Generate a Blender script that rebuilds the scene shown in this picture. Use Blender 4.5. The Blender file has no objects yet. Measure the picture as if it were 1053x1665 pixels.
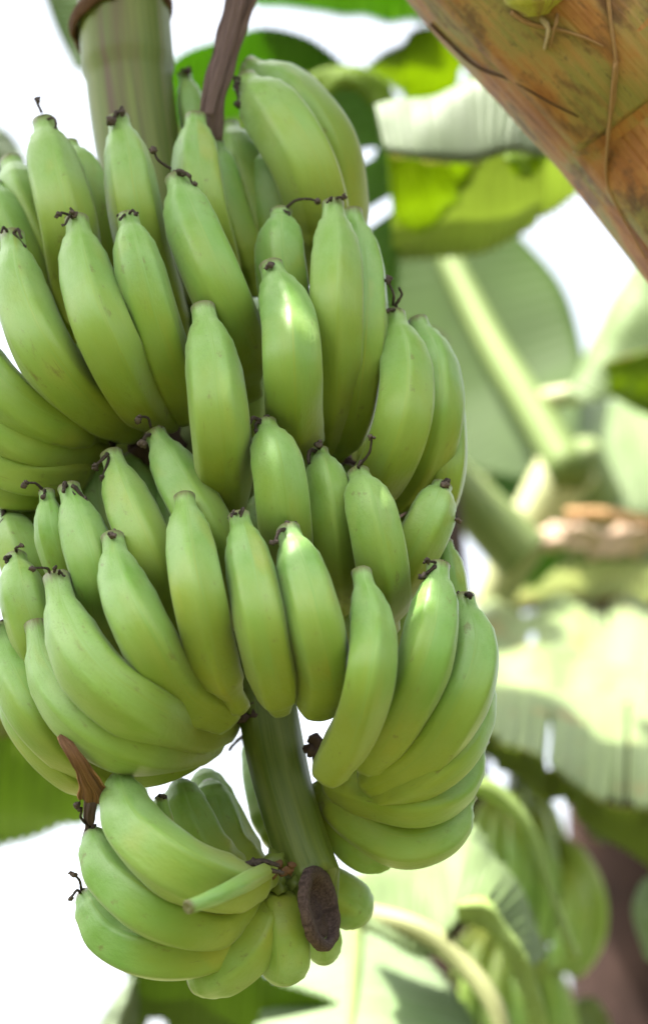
import bpy, bmesh, math, random
from mathutils import Vector, Matrix, noise
random.seed(7)
S = bpy.context.scene
COL = S.collection
RAD = math.radians

# ---------------------------------------------------------------- camera, sky, sun, exposure
PITCH, HFOV, CAMZ = RAD(22), RAD(31.4), 1.45
T = math.tan(HFOV / 2)
cd = bpy.data.cameras.new('camera'); cam = bpy.data.objects.new('camera', cd); COL.objects.link(cam)
cam.location = (0, 0, CAMZ); cam.rotation_euler = (RAD(90) + PITCH, 0, 0)
cd.sensor_fit = 'VERTICAL'; cd.sensor_height = 36; cd.lens = 18 / T; cd.sensor_width = 24
cd.clip_start = .05; cd.clip_end = 4000
cd.dof.use_dof = True; cd.dof.focus_distance = 1.44; cd.dof.aperture_fstop = 2.7; cd.dof.aperture_blades = 0
S.camera = cam

SUN = Vector((-.36, -.22, .90)).normalized()
elev = math.asin(SUN.z); azim = math.atan2(SUN.x, SUN.y)
w = bpy.data.worlds.new('World'); S.world = w; w.use_nodes = True
nt = w.node_tree; bg = nt.nodes['Background']
sky = nt.nodes.new('ShaderNodeTexSky'); sky.sky_type = 'NISHITA'; sky.sun_disc = False
sky.sun_elevation = elev; sky.sun_rotation = azim
sky.air_density = 1.0; sky.dust_density = 6.0; sky.ozone_density = 1.0
hs = nt.nodes.new('ShaderNodeHueSaturation'); hs.inputs['Saturation'].default_value = .35   # hazy white sky
nt.links.new(sky.outputs[0], hs.inputs['Color']); nt.links.new(hs.outputs[0], bg.inputs[0])
bg.inputs[1].default_value = .13
sl = bpy.data.lights.new('sun', 'SUN'); so = bpy.data.objects.new('sun', sl); COL.objects.link(so)
sl.energy = 3.6; sl.angle = RAD(.6); sl.color = (1, .95, .86)
so.rotation_euler = SUN.to_track_quat('Z', 'Y').to_euler(); so.location = (0, 0, 20)
S.view_settings.view_transform = 'Standard'; S.view_settings.look = 'None'
S.view_settings.exposure = 2.3; S.view_settings.gamma = 1.0; S.view_settings.use_curve_mapping = False
S.cycles.max_bounces = 8; S.cycles.diffuse_bounces = 2; S.cycles.transmission_bounces = 5
S.cycles.use_denoising = True

def P(px, py, d):
    """world point seen at photo pixel (px, py), d metres along the lens axis"""
    x = (px - 526.5) / 832.5 * T * d; y = (832.5 - py) / 832.5 * T * d
    return Vector((x, d * math.cos(PITCH) - y * math.sin(PITCH), CAMZ + d * math.sin(PITCH) + y * math.cos(PITCH)))
def pxs(d): return T * d / 832.5
def DS(py): return 1.60 + (832 - py) * .000155        # distance of the bunch's axis at that height

# ---------------------------------------------------------------- splines and meshes
def cat(pts, t):
    n = len(pts) - 1
    if n == 0: return pts[0]
    f = min(max(t, 0), 1) * n; i = min(int(f), n - 1); u = f - i
    p1, p2 = pts[i], pts[i + 1]
    p0 = pts[i - 1] if i else p1 * 2 - p2
    p3 = pts[i + 2] if i + 2 <= n else p2 * 2 - p1
    return .5 * ((2 * p1) + (p2 - p0) * u + (2 * p0 - 5 * p1 + 4 * p2 - p3) * u * u + (3 * p1 - p0 - 3 * p2 + p3) * u ** 3)
def resample(pts, n):
    K = 120; q = [cat(pts, i / K) for i in range(K + 1)]
    L = [0]
    for a, b in zip(q, q[1:]): L.append(L[-1] + (b - a).length)
    out, j = [], 0
    for k in range(n):
        s = L[-1] * k / (n - 1)
        while j < K - 1 and L[j + 1] < s: j += 1
        f = (s - L[j]) / max(L[j + 1] - L[j], 1e-9)
        out.append(q[j].lerp(q[j + 1], min(max(f, 0), 1)))
    return out, L[-1]
def lerp(tab, t):
    for (a, va), (b, vb) in zip(tab, tab[1:]):
        if t <= b:
            f = (t - a) / (b - a); f = f * f * (3 - 2 * f) if len(tab) > 2 else f
            return va + (vb - va) * f
    return tab[-1][1]
def frames(c, seed=Vector((0, -1, .2))):
    out = []; n = seed
    for i in range(len(c)):
        t = (c[min(i + 1, len(c) - 1)] - c[max(i - 1, 0)]).normalized()
        n = (n - t * n.dot(t))
        if n.length < 1e-5: n = t.orthogonal()
        n = n.normalized(); out.append((t, n, t.cross(n)))
    return out

def sweep(V, F, A, pts, rad, n=14, rings=24, section=None, phase=0., cap=True, rs=True):
    """adds a swept tube to vertex / face / attribute lists; rad(t) in metres, section(theta, t) multiplies it"""
    c = resample(pts, rings)[0] if rs else pts
    fr = frames(c); b = len(V); R = len(c)
    for i in range(R):
        t = i / (R - 1); r = rad(t); _, nn, bb = fr[i]
        for k in range(n):
            th = 2 * math.pi * k / n
            m = r * (section(th + phase, t) if section else 1)
            V.append(c[i] + (nn * math.cos(th) + bb * math.sin(th)) * m); A.append((t, k / n))
    for i in range(R - 1):
        for k in range(n):
            k2 = (k + 1) % n
            F.append((b + i * n + k, b + i * n + k2, b + (i + 1) * n + k2, b + (i + 1) * n + k))
    if cap:
        F.append(tuple(b + k for k in range(n))[::-1]); F.append(tuple(b + (R - 1) * n + k for k in range(n)))
    return c, fr
def blob(V, F, A, c, r, lump=.35, sq=(1, 1, 1)):
    bm = bmesh.new(); bmesh.ops.create_icosphere(bm, subdivisions=2, radius=1)
    b = len(V); o = Vector((random.random() * 50, 0, 0))
    for v in bm.verts:
        k = 1 + lump * 2 * noise.noise(v.co * 1.7 + o)
        V.append(c + Vector((v.co.x * sq[0], v.co.y * sq[1], v.co.z * sq[2])) * (r * k)); A.append((.5, .5))
    for f in bm.faces: F.append(tuple(b + v.index for v in f.verts))
    bm.free()

def wl(o):
    m = Vector((0, 0, 0))
    while o: m = m + o.location; o = o.parent
    return m
def obj(name, V, F, mat, parent=None, A=None, label=None, kind=None, smooth=True, origin=None, recalc=True):
    base = wl(parent) if parent else Vector((0, 0, 0))
    org = origin if origin is not None else base
    me = bpy.data.meshes.new(name)
    me.from_pydata([tuple(v - org) for v in V], [], F)
    if recalc:
        bm = bmesh.new(); bm.from_mesh(me); bmesh.ops.recalc_face_normals(bm, faces=bm.faces); bm.to_mesh(me); bm.free()
    if A:
        at = me.attributes.new('along', 'FLOAT', 'POINT'); at.data.foreach_set('value', [a[0] for a in A])
        at = me.attributes.new('across', 'FLOAT', 'POINT'); at.data.foreach_set('value', [a[1] for a in A])
    me.polygons.foreach_set('use_smooth', [smooth] * len(me.polygons))
    me.materials.append(mat)
    o = bpy.data.objects.new(name, me); COL.objects.link(o)
    o.location = org - base
    if parent: o.parent = parent
    if label: o['label'] = label
    if kind: o['kind'] = kind
    return o
def thing(name, label, cat_, loc, group=None):
    o = bpy.data.objects.new(name, None); COL.objects.link(o); o.location = loc; o.empty_display_size = .1
    o['label'] = label; o['category'] = cat_
    if group: o['group'] = group
    return o

# ---------------------------------------------------------------- materials
class M:
    def __init__(s, name):
        s.m = bpy.data.materials.new(name); s.m.use_nodes = True; s.t = s.m.node_tree; s.t.nodes.clear()
        s.out = s.n('OutputMaterial')
    def n(s, kind, **kw):
        nd = s.t.nodes.new('ShaderNode' + kind)
        for k, v in kw.items():
            if k in ('operation', 'blend_type', 'data_type', 'attribute_name', 'feature', 'wave_type', 'bands_direction', 'distance'): setattr(nd, k, v)
            else: s.set(nd, k, v)
        return nd
    def set(s, nd, k, v):
        k = k.replace('_', ' ') if isinstance(k, str) else k
        i = nd.inputs[k] if k in nd.inputs else nd.inputs[int(str(k).strip()[1:])]
        if hasattr(v, 'links') or isinstance(v, bpy.types.NodeSocket): s.t.links.new(v, i)
        else: i.default_value = v if not (isinstance(v, tuple) and len(v) == 3 and i.type == 'RGBA') else (*v, 1)
    def attr(s, name): return s.n('Attribute', attribute_name=name).outputs['Fac']
    def math(s, op, a, b=0.): return s.n('Math', operation=op, i0=a, i1=b).outputs[0]
    def mix(s, f, a, b, bt='MIX'):
        nd = s.n('Mix', data_type='RGBA', blend_type=bt)
        for i, v in ((0, f), (6, a), (7, b)):
            if isinstance(v, bpy.types.NodeSocket): s.t.links.new(v, nd.inputs[i])
            else: nd.inputs[i].default_value = (*v, 1) if isinstance(v, tuple) else v
        return nd.outputs[2]
    def ramp(s, f, *stops):
        nd = s.n('ValToRGB'); s.t.links.new(f, nd.inputs[0]); e = nd.color_ramp.elements
        while len(e) < len(stops): e.new(.5)
        for k, (p, c) in enumerate(stops):
            e[k].position = p; e[k].color = (*c, 1) if isinstance(c, tuple) else (c, c, c, 1)
        return nd.outputs[0]
    def comb(s, x, y, z=0.): return s.n('CombineXYZ', X=x, Y=y, Z=z).outputs[0]
    def noise(s, scale, vec=None, detail=4., rough=.55):
        nd = s.n('TexNoise', Scale=scale, Detail=detail, Roughness=rough)
        s.t.links.new(vec if vec else s.n('TexCoord').outputs['Object'], nd.inputs['Vector']); return nd.outputs[0]
    def surf(s, sh): s.t.links.new(sh, s.out.inputs['Surface']); return s.m
    def bump(s, h, st, dist=.002): return s.n('Bump', Strength=st, Distance=dist, Height=h).outputs[0]

def banana_mat():
    m = M('banana_skin'); al, ac = m.attr('along'), m.attr('across')
    rnd = m.n('ObjectInfo').outputs['Random']
    seedv = m.math('MULTIPLY', rnd, 37.)
    vec = m.comb(m.math('MULTIPLY', al, 3.), m.math('MULTIPLY', ac, 3.), seedv)
    big = m.noise(1.3, vec, 3.)
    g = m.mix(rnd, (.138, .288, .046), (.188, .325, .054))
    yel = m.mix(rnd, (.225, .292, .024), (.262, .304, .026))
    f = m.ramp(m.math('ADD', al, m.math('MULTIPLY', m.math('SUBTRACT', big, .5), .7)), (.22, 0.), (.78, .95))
    c = m.mix(f, g, yel)  # yellower toward the base: ripening skin plus some painted warm bounce light
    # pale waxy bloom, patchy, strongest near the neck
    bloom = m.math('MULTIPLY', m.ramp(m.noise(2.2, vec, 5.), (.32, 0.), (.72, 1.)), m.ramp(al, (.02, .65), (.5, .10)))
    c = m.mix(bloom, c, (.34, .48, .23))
    # yellowish patches of ripening skin
    c = m.mix(m.math('MULTIPLY', m.ramp(m.noise(.9, vec, 2.), (.60, 0.), (.78, 1.)), .40), c, (.36, .32, .03))
    # fine dark speckle near the neck, a few scratches lengthwise
    sp = m.noise(95., m.comb(m.math('MULTIPLY', al, 4.), ac, seedv), 2.)
    c = m.mix(m.math('MULTIPLY', m.ramp(sp, (.60, 0.), (.68, 1.)), m.ramp(al, (.0, .75), (.42, .10))), c, (.10, .13, .03))
    sc = m.noise(1., m.comb(m.math('MULTIPLY', al, 9.), m.math('MULTIPLY', ac, 60.), seedv), 3.)
    c = m.mix(m.math('MULTIPLY', m.ramp(sc, (.70, 0.), (.76, 1.)), .55), c, (.13, .10, .035))
    # brown flower scar on the very tip
    c = m.mix(m.ramp(m.math('ADD', al, m.math('MULTIPLY', m.math('SUBTRACT', m.noise(7., vec, 4.), .5), .05)), (.0, .9), (.032, 0.)), c, (.12, .10, .045))
    # brown rub marks and latex stains
    rub = m.noise(1., m.comb(m.math('MULTIPLY', al, 14.), m.math('MULTIPLY', ac, 11.), m.math('ADD', seedv, 3.)), 7., .7)
    c = m.mix(m.math('MULTIPLY', m.ramp(rub, (.61, 0.), (.70, 1.)), .60), c, (.14, .115, .035))
    b = m.n('BsdfPrincipled', Base_Color=c, Roughness=.42, Normal=m.bump(m.noise(14., vec, 4.), .12, .004))
    b.inputs['Specular IOR Level'].default_value = .35
    b.inputs['Sheen Weight'].default_value = .12; b.inputs['Sheen Roughness'].default_value = .5
    b.inputs['Subsurface Weight'].default_value = .04; b.inputs['Subsurface Radius'].default_value = (.006, .008, .002); b.inputs['Subsurface Scale'].default_value = 1.
    return m.surf(b.outputs[0])

def simple(name, c1, c2, scale, rough=.8, stretch=(1, 1), bump=.5, c3=None, spec=.2):
    m = M(name); al, ac = m.attr('along'), m.attr('across')
    v = m.comb(m.math('MULTIPLY', al, stretch[0]), m.math('MULTIPLY', ac, stretch[1]), m.math('MULTIPLY', m.n('ObjectInfo').outputs['Random'], 20.))
    f = m.noise(scale, v, 6., .62)
    c = m.mix(m.ramp(f, (.35, 0.), (.65, 1.)), c1, c2)
    if c3: c = m.mix(m.ramp(m.noise(scale * .31, v, 5.), (.50, 0.), (.66, 1.)), c, c3)
    b = m.n('BsdfPrincipled', Base_Color=c, Roughness=rough, Normal=m.bump(f, bump, .003))
    b.inputs['Specular IOR Level'].default_value = spec
    return m.surf(b.outputs[0])

def leaf_mat(name, top, trans, amt=.45, rough=.55, edge=.0, spots=.0, vein=.25, wax=0., nveins=55.):
    m = M(name); al, ac = m.attr('along'), m.attr('across')
    rnd = m.math('MULTIPLY', m.n('ObjectInfo').outputs['Random'], 31.)
    v = m.comb(al, m.math('MULTIPLY', ac, .35), rnd)
    big = m.noise(3.2, v, 4.)
    wob = m.math('ADD', m.math('MULTIPLY', al, nveins), m.math('MULTIPLY', m.noise(2., v), 2.))
    vn = m.math('ABSOLUTE', m.math('SINE', wob))
    fine = m.noise(1., m.comb(m.math('MULTIPLY', al, 150.), m.math('MULTIPLY', ac, 2.), rnd), 3.)
    vf = m.math('ADD', m.math('MULTIPLY', vn, .5), m.math('MULTIPLY', fine, .5))
    dk = lambda c, k: tuple(x * k for x in c)
    c = m.mix(m.ramp(big, (.35, 0.), (.68, 1.)), top, dk(top, 1.35))
    c = m.mix(m.math('MULTIPLY', vf, vein), c, dk(top, .62))
    tc = m.mix(m.ramp(big, (.35, 0.), (.68, 1.)), trans, dk(trans, 1.25))
    tc = m.mix(m.math('MULTIPLY', vf, vein * 1.2), tc, dk(trans, .6))
    if wax: c = m.mix(m.math('MULTIPLY', m.ramp(m.noise(5., v, 5.), (.3, .3), (.7, 1.)), wax), c, (.55, .60, .48))
    if edge:
        e = m.math('ABSOLUTE', m.math('SUBTRACT', ac, .5))
        ef = m.ramp(m.math('ADD', e, m.math('MULTIPLY', m.noise(9., m.comb(al, ac, rnd), 5.), .12)), (.54, 0.), (.565, edge))
        c = m.mix(ef, c, (.30, .17, .05)); tc = m.mix(ef, tc, (.30, .15, .03))
    if spots:
        sf = m.math('MULTIPLY', m.ramp(m.noise(7., m.comb(m.math('MULTIPLY', al, 1.), ac, rnd), 6.), (.58, 0.), (.66, 1.)), spots)
        c = m.mix(sf, c, (.30, .20, .07)); tc = m.mix(sf, tc, (.25, .15, .03))
    nb = m.bump(vf, .25, .004)
    b = m.n('BsdfPrincipled', Base_Color=c, Roughness=rough, Normal=nb); b.inputs['Specular IOR Level'].default_value = .14
    t = m.n('BsdfTranslucent', Color=tc)
    mx = m.n('MixShader', i0=amt, i1=b.outputs[0], i2=t.outputs[0])
    return m.surf(mx.outputs[0])

MAT = {}
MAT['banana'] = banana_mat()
MAT['flower'] = simple('withered_flower', (.035, .028, .026), (.12, .09, .075), 9., .9, bump=.9)
MAT['stalk'] = simple('fruit_stalk', (.10, .145, .030), (.17, .20, .05), 2.2, .5, (2., 11.), .35, (.115, .075, .045), .35)
MAT['stalk_low'] = simple('fruit_stalk_low', (.075, .115, .016), (.130, .165, .028), 2.2, .45, (1.5, 10.), .35, None, .4)
MAT['scar'] = simple('bract_scar', (.16, .075, .03), (.07, .045, .03), 8., .9, (6., 10.), .8)
MAT['cut'] = simple('dried_cut', (.050, .033, .031), (.125, .085, .076), 5., .95, (9., 14.), .9)
MAT['bract'] = simple('dried_bract', (.11, .065, .058), (.30, .21, .18), 3., .85, (1.5, 22.), 1.0)
MAT['bract_rust'] = simple('rusty_bract', (.21, .095, .045), (.34, .19, .10), 3., .85, (1.5, 18.), 1.0, (.09, .045, .03))
MAT['fibre'] = simple('dry_fibre', (.30, .16, .07), (.46, .28, .13), 5., .7, (3., 6.), .6)
MAT['pale_fibre'] = simple('pale_fibre', (.50, .36, .22), (.62, .48, .32), 5., .7, (3., 6.), .6)
MAT['petiole'] = simple('petiole', (.11, .16, .045), (.17, .21, .065), 3., .5, (1., 8.), .2, None, .4)
MAT['petiole_pale'] = simple('petiole_pale', (.24, .26, .11), (.32, .33, .16), 3., .5, (1., 8.), .2, None, .4)
MAT['leaf_stalk'] = simple('leaf_stalk', (.075, .115, .030), (.12, .16, .045), 3., .6, (1., 8.), .2, None, .15)
MAT['midrib'] = simple('midrib', (.26, .36, .10), (.36, .44, .15), 3., .5, (1., 6.), .2, None, .4)
MAT['dead'] = simple('dead_sheath', (.36, .20, .09), (.54, .38, .22), 3., .9, (1.5, 9.), .8)
MAT['brown_trunk'] = simple('brown_trunk', (.020, .011, .009), (.046, .026, .021), 2.5, .85, (9., 6.), .9, (.065, .034, .022))
def trunk_mat(name, base):
    m = M(name); al, ac = m.attr('along'), m.attr('across')
    R = m.math('MULTIPLY', m.n('ObjectInfo').outputs['Random'], 9.)
    v = m.comb(m.math('MULTIPLY', al, 22.), m.math('MULTIPLY', ac, 7.), R)
    fib = m.noise(1., m.comb(m.math('MULTIPLY', al, 6.), m.math('MULTIPLY', ac, 130.), R), 5.)
    a = m.noise(1.6, v, 7., .62)
    c = m.ramp(a, (.40, (.26, .085, .022)), (.47, (.37, .155, .042)), (.53, (.33, .21, .065)), (.60, (.235, .215, .058)))
    c = m.mix(base, c, (.30, .19, .07))
    d = m.noise(1.1, m.comb(m.math('MULTIPLY', al, 34.), m.math('MULTIPLY', ac, 8.), m.math('ADD', R, 4.)), 8., .7)
    c = m.mix(m.math('MULTIPLY', m.ramp(d, (.51, 0.), (.59, 1.)), .82), c, (.095, .045, .024))
    c = m.mix(m.math('MULTIPLY', m.ramp(fib, (.42, 0.), (.62, 1.)), .28), c, (.40, .20, .07))
    c = m.mix(m.math('MULTIPLY', m.ramp(m.noise(22., v, 4., .7), (.60, 0.), (.68, 1.)), .55), c, (.06, .035, .025))
    b = m.n('BsdfPrincipled', Base_Color=c, Roughness=.55, Normal=m.bump(m.math('ADD', fib, m.math('MULTIPLY', a, .6)), .55, .006))
    b.inputs['Specular IOR Level'].default_value = .35
    return m.surf(b.outputs[0])
MAT['trunk'] = trunk_mat('trunk_skin', .0); MAT['sheath'] = trunk_mat('sheath_skin', .15)

LG = leaf_mat
MAT['lf_green'] = LG('leaf_green', (.075, .150, .030), (.21, .40, .03), .45)
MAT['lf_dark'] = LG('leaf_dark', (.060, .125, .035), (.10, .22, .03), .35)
MAT['lf_lime'] = LG('leaf_lime', (.13, .20, .02), (.34, .44, .018), .58, edge=.8)
MAT['lf_olive'] = LG('leaf_olive', (.14, .19, .045), (.35, .42, .12), .58, edge=.4)
MAT['lf_pale'] = LG('leaf_pale', (.12, .20, .07), (.20, .32, .08), .34, .5, wax=.35, vein=.12)
MAT['lf_wax'] = LG('leaf_wax', (.125, .165, .095), (.24, .31, .11), .28, .45, wax=.15, nveins=30.)
MAT['lf_cream'] = LG('leaf_cream', (.120, .175, .062), (.20, .29, .07), .30, .5, wax=.10, vein=.15)
MAT['lf_strip'] = LG('leaf_strip', (.26, .35, .11), (.32, .42, .12), .35, .5, vein=.12)
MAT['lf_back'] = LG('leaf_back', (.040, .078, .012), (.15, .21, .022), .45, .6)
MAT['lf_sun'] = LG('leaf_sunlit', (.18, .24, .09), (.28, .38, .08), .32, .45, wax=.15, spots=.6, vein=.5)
MAT['lf_old'] = LG('leaf_old', (.20, .24, .07), (.36, .38, .07), .40, edge=.9, spots=.7)
MAT['lf_dead'] = LG('leaf_dead', (.50, .37, .27), (.40, .28, .17), .30, .8, spots=.3)
MAT['lf_mid'] = LG('leaf_mid', (.09, .14, .03), (.20, .29, .045), .45)
MAT['lf_canopy'] = LG('leaf_canopy', (.07, .14, .03), (.20, .36, .04), .40)

# ---------------------------------------------------------------- ground
def ground():
    m = M('dry_soil'); v = m.n('TexCoord').outputs['Object']
    f = m.noise(.7, v, 8.); g = m.noise(9., v, 6.)
    c = m.mix(m.ramp(f, (.4, 0.), (.6, 1.)), (.13, .11, .05), (.08, .11, .03))
    c = m.mix(m.math('MULTIPLY', g, .5), c, (.09, .07, .035))
    b = m.n('BsdfPrincipled', Base_Color=c, Roughness=.95, Normal=m.bump(g, .7, .03))
    me = m.surf(b.outputs[0])
    V, F, N = [], [], 40
    for i in range(N + 1):
        for j in range(N + 1):
            q = lambda k: math.copysign(abs(k / N * 2 - 1) ** 3.2, k - N / 2) * 1500
            x, y = q(i), q(j); V.append(Vector((x, y, .05 * noise.noise(Vector((x * .4, y * .4, 0))) - .03)))
    for i in range(N):
        for j in range(N): F.append((i * (N + 1) + j, (i + 1) * (N + 1) + j, (i + 1) * (N + 1) + j + 1, i * (N + 1) + j + 1))
    obj('ground', V, F, me, kind='structure')
ground()

# ---------------------------------------------------------------- leaves
def rail(pts, d):
    return [P(p[0], p[1], p[2] if len(p) > 2 else (d if not isinstance(d, tuple) else d[0] + (d[1] - d[0]) * i / (len(pts) - 1))) for i, p in enumerate(pts)]
def leaf_w(parent, Lw, Rw, mat, label=None, U=90, W=16, fold=.0, pleat=.004, npl=26, holes=(), fringe=.0, mid=None, midmat='midrib', mw=.012, th=.0012, name='leaf', seed=0):
    V, F, A, G = [], [], [], []
    Ls, _ = resample(Lw, U); Rs, _ = resample(Rw, U)
    Wd = sum((a - b).length for a, b in zip(Ls, Rs)) / U
    for i in range(U):
        u = i / (U - 1); a, b = Ls[i], Rs[i]
        t = (Ls[min(i + 1, U - 1)] + Rs[min(i + 1, U - 1)] - Ls[max(i - 1, 0)] - Rs[max(i - 1, 0)])
        nrm = t.cross(b - a)
        nrm = nrm.normalized() if nrm.length > 1e-9 else Vector((0, -1, 0))
        if nrm.y > 0: nrm = -nrm
        row = []
        for j in range(W + 1):
            v = j / W; e = abs(v - .5) * 2
            k = fold * (1 - e ** 1.6) + pleat * math.sin(u * npl * 2 * math.pi + seed) * e + pleat * 2.2 * noise.noise(Vector((u * 5, v * 2.5, seed)))
            vv = v
            if fringe: vv = .5 + (v - .5) * (1 - fringe * abs(noise.noise(Vector((u * 22, 3.1 + (v > .5), seed)))) * e)
            row.append(a.lerp(b, vv) + nrm * k)
        G.append(row)
        for j in range(W + 1): V.append(row[j]); A.append((u, j / W))
    for i in range(U - 1):
        for j in range(W):
            u, v = (i + .5) / (U - 1), (j + .5) / W
            cut = False
            for h in holes:
                if len(h) == 5:      # oval hole: u, v, ru, rv, tag
                    if ((u - h[0]) / h[2]) ** 2 + ((v - h[1]) / h[3]) ** 2 < 1: cut = True
                else:
                    u0, u1, v0, v1 = h
                    if v0 <= v <= v1:
                        um, uh = (u0 + u1) / 2, (u1 - u0) / 2
                        q = (v - v0) / (v1 - v0); q = q if v1 >= .999 else (1 - q if v0 <= .001 else 1 - abs(2 * q - 1))
                        if abs(u - um) < uh * (.35 + .65 * min(1, q * 2.5)): cut = True
            if not cut:
                n = W + 1; F.append((i * n + j, (i + 1) * n + j, (i + 1) * n + j + 1, i * n + j + 1))
    o = obj(name, V, F, MAT[mat], parent, A, label, recalc=False)
    md = o.modifiers.new('thickness', 'SOLIDIFY'); md.thickness = th; md.offset = 0
    if mid is not None:
        jm = round(mid * W); c = [G[i][jm] for i in range(U)][::3]
        v2, f2, a2 = [], [], []
        sweep(v2, f2, a2, c, lambda t: mw * (1 - .75 * t), 8, 30)
        obj('midrib', v2, f2, MAT[midmat], o, a2)
    return o
def leaf(parent, d, Lp, Rp, mat, label=None, d2=None, **kw):
    return leaf_w(parent, rail(Lp, d), rail(Rp, d2 if d2 is not None else d), mat, label, **kw)
def tube(parent, name, pts, r, mat, label=None, d=None, n=12, rings=28, section=None):
    """pts in photo pixels with distance; r = (start, end) metres"""
    V, F, A = [], [], []
    w_ = rail(pts, d) if not isinstance(pts[0], Vector) else pts
    sweep(V, F, A, w_, lambda t: r[0] + (r[1] - r[0]) * t, n, rings, section)
    return obj(name, V, F, MAT[mat], parent, A, label)

def shade_ring():  # out-of-view ring of plants, added to darken the light from the horizon
    rnd = random.Random(5); V, F, A = [], [], []
    for i in range(60):
        a = RAD(38 + 284 * i / 59 + rnd.uniform(-3, 3)); R = rnd.uniform(3.8, 8.5)
        c = Vector((math.sin(a) * R, math.cos(a) * R, 0)); h = rnd.uniform(1.5, 2.3)
        sweep(V, F, A, [c, c + Vector((.03, .02, h * .5)), c + Vector((0, 0, h))], lambda t: .11 - .03 * t, 8, 6)
        for k in range(8):
            b = rnd.uniform(0, 6.28); dv = Vector((math.sin(b), math.cos(b), 0)); sd = Vector((dv.y, -dv.x, 0)); ln = rnd.uniform(1.1, 1.8); n0 = len(V)
            for j in range(9):
                t = j / 8; p = c + Vector((0, 0, h)) + dv * ln * t * .8 + Vector((0, 0, 1.25 * math.sin(t * 2.1) - .9 * t ** 2.4))
                wd = .30 * (.12 + math.sin(math.pi * min(1, t + .03)) ** .7)
                for q in (-1, 0, 1): V.append(p + sd * wd * q - Vector((0, 0, .12 * abs(q)))); A.append((t, q * .5 + .5))
            for j in range(8):
                for q in (0, 1): F.append((n0 + j * 3 + q, n0 + j * 3 + q + 1, n0 + j * 3 + q + 4, n0 + j * 3 + q + 3))
    obj('added_shade_plants', V, F, MAT['lf_canopy'], None, A, 'unseen ring of banana plants added to cut light from the horizon', 'stuff', recalc=False)
shade_ring()

# ---------------------------------------------------------------- the plant the bunch hangs from
CROWN = P(330, -950, 1.80)
tr = [Vector((1.36, 1.60, -.05)), Vector((1.27, 1.58, .6)), Vector((.97, 1.53, 1.5)), P(1214, 300, 1.70), P(1006, 55, 1.69), P(810, -158, 1.70), P(560, -520, 1.74), CROWN]
mother = thing('banana_plant', 'thick leaning trunk with peeling orange brown sheaths across the top right corner', 'banana plant', tr[0] + Vector((0, 0, .05)))
def trunk(parent, pts, r0, r1, mat, sheaths, smat, n=56, rings=110, amp=.012, name='trunk'):
    V, F, A = [], [], []
    rad = lambda t: r0 + (r1 - r0) * t
    sec = lambda th, t: 1 + amp * 2 * noise.noise(Vector((math.cos(th) * 2.2, math.sin(th) * 2.2, t * 9))) + .010 * math.sin(th * 3 + t * 4)
    c, fr = sweep(V, F, A, pts, rad, n, rings, sec)
    o = obj(name, V, F, MAT[mat], parent, A)
    for (t0, t1, a0, a1, lift, sd) in sheaths:      # overlapping leaf sheaths wrapped round the trunk
        v, f, a = [], [], []; NU, NA = 44, 22
        for i in range(NU + 1):
            u = i / NU; t = t0 + (t1 - t0) * u
            k = t * (rings - 1); i0 = min(int(k), rings - 2); fz = k - i0
            cc = c[i0].lerp(c[i0 + 1], fz); _, nn, bb = fr[i0]
            for j in range(NA + 1):
                q = j / NA
                jag = .05 * noise.noise(Vector((u * 9, sd, q > .5))) + .12 * (q - .5) * u * u
                th = a0 + (a1 - a0) * q + jag
                e = min(q, 1 - q) * 2
                r = rad(t) * sec(th, t) + .0035 + lift * (u ** 3) * (.4 + .6 * (1 - e)) + .0012 * noise.noise(Vector((u * 14, q * 9, sd)))
                v.append(cc + (nn * math.cos(th) + bb * math.sin(th)) * r); a.append((t, th / 6.283))
        for i in range(NU):
            for j in range(NA):
                if i > NU * .8 and noise.noise(Vector((j * .45, sd * 3.3, 1))) * .5 + .5 < (i / NU - .8) * 4: continue
                f.append((i * (NA + 1) + j, (i + 1) * (NA + 1) + j, (i + 1) * (NA + 1) + j + 1, i * (NA + 1) + j + 1))
        s = obj('sheath', v, f, MAT[smat], parent, a, recalc=False)
        md = s.modifiers.new('thickness', 'SOLIDIFY'); md.thickness = .003; md.offset = 1
    return o, c, fr
TRK, TC, TF = trunk(mother, tr, .150, .118, 'trunk', [
    (.02, .30, -2.5, 1.2, .004, 1), (.25, .58, -.5, 1.1, .006, 2), (.28, .70, -2.6, -.9, .016, 3), (.45, .80, .5, 2.6, .016, 4), (.6, .97, -1.4, .6, .006, 5)], 'sheath')
def on_trunk(px, py, d=1.5):
    """nearest point of the trunk's skin to the ray through that pixel"""
    o = Vector((0, 0, CAMZ)); q = (P(px, py, 2.) - o).normalized()
    hit, loc, *_ = TRK.ray_cast(o - wl(TRK), q)
    return (loc + wl(TRK) - q * .006) if hit else P(px, py, d)
bpy.context.view_layer.update()
def fibre(pts, r, mat, label=None, lift=0.):
    w_ = [on_trunk(*p) for p in pts]
    if lift:
        for k in range(len(w_)): w_[k] = w_[k] + Vector((0, -1, -.3)) * lift * math.sin(math.pi * (k / max(1, len(w_) - 1)) ** .7)
    V, F, A = [], [], []
    sweep(V, F, A, w_, lambda t: r * (1 - .6 * t) * (.75 + .5 * abs(noise.noise(Vector((t * 6, r * 900, 0))))), 7, 26, lambda th, t: 1 + .3 * math.cos(2 * th))
    obj('fibre', V, F, MAT[mat], mother, A, label)
fibre([(985, -30), (992, 40), (1000, 100), (998, 160), (985, 220)], .003, 'fibre')
fibre([(1000, 100), (990, 200), (985, 290), (1010, 350), (1050, 420)], .003, 'fibre')

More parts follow.
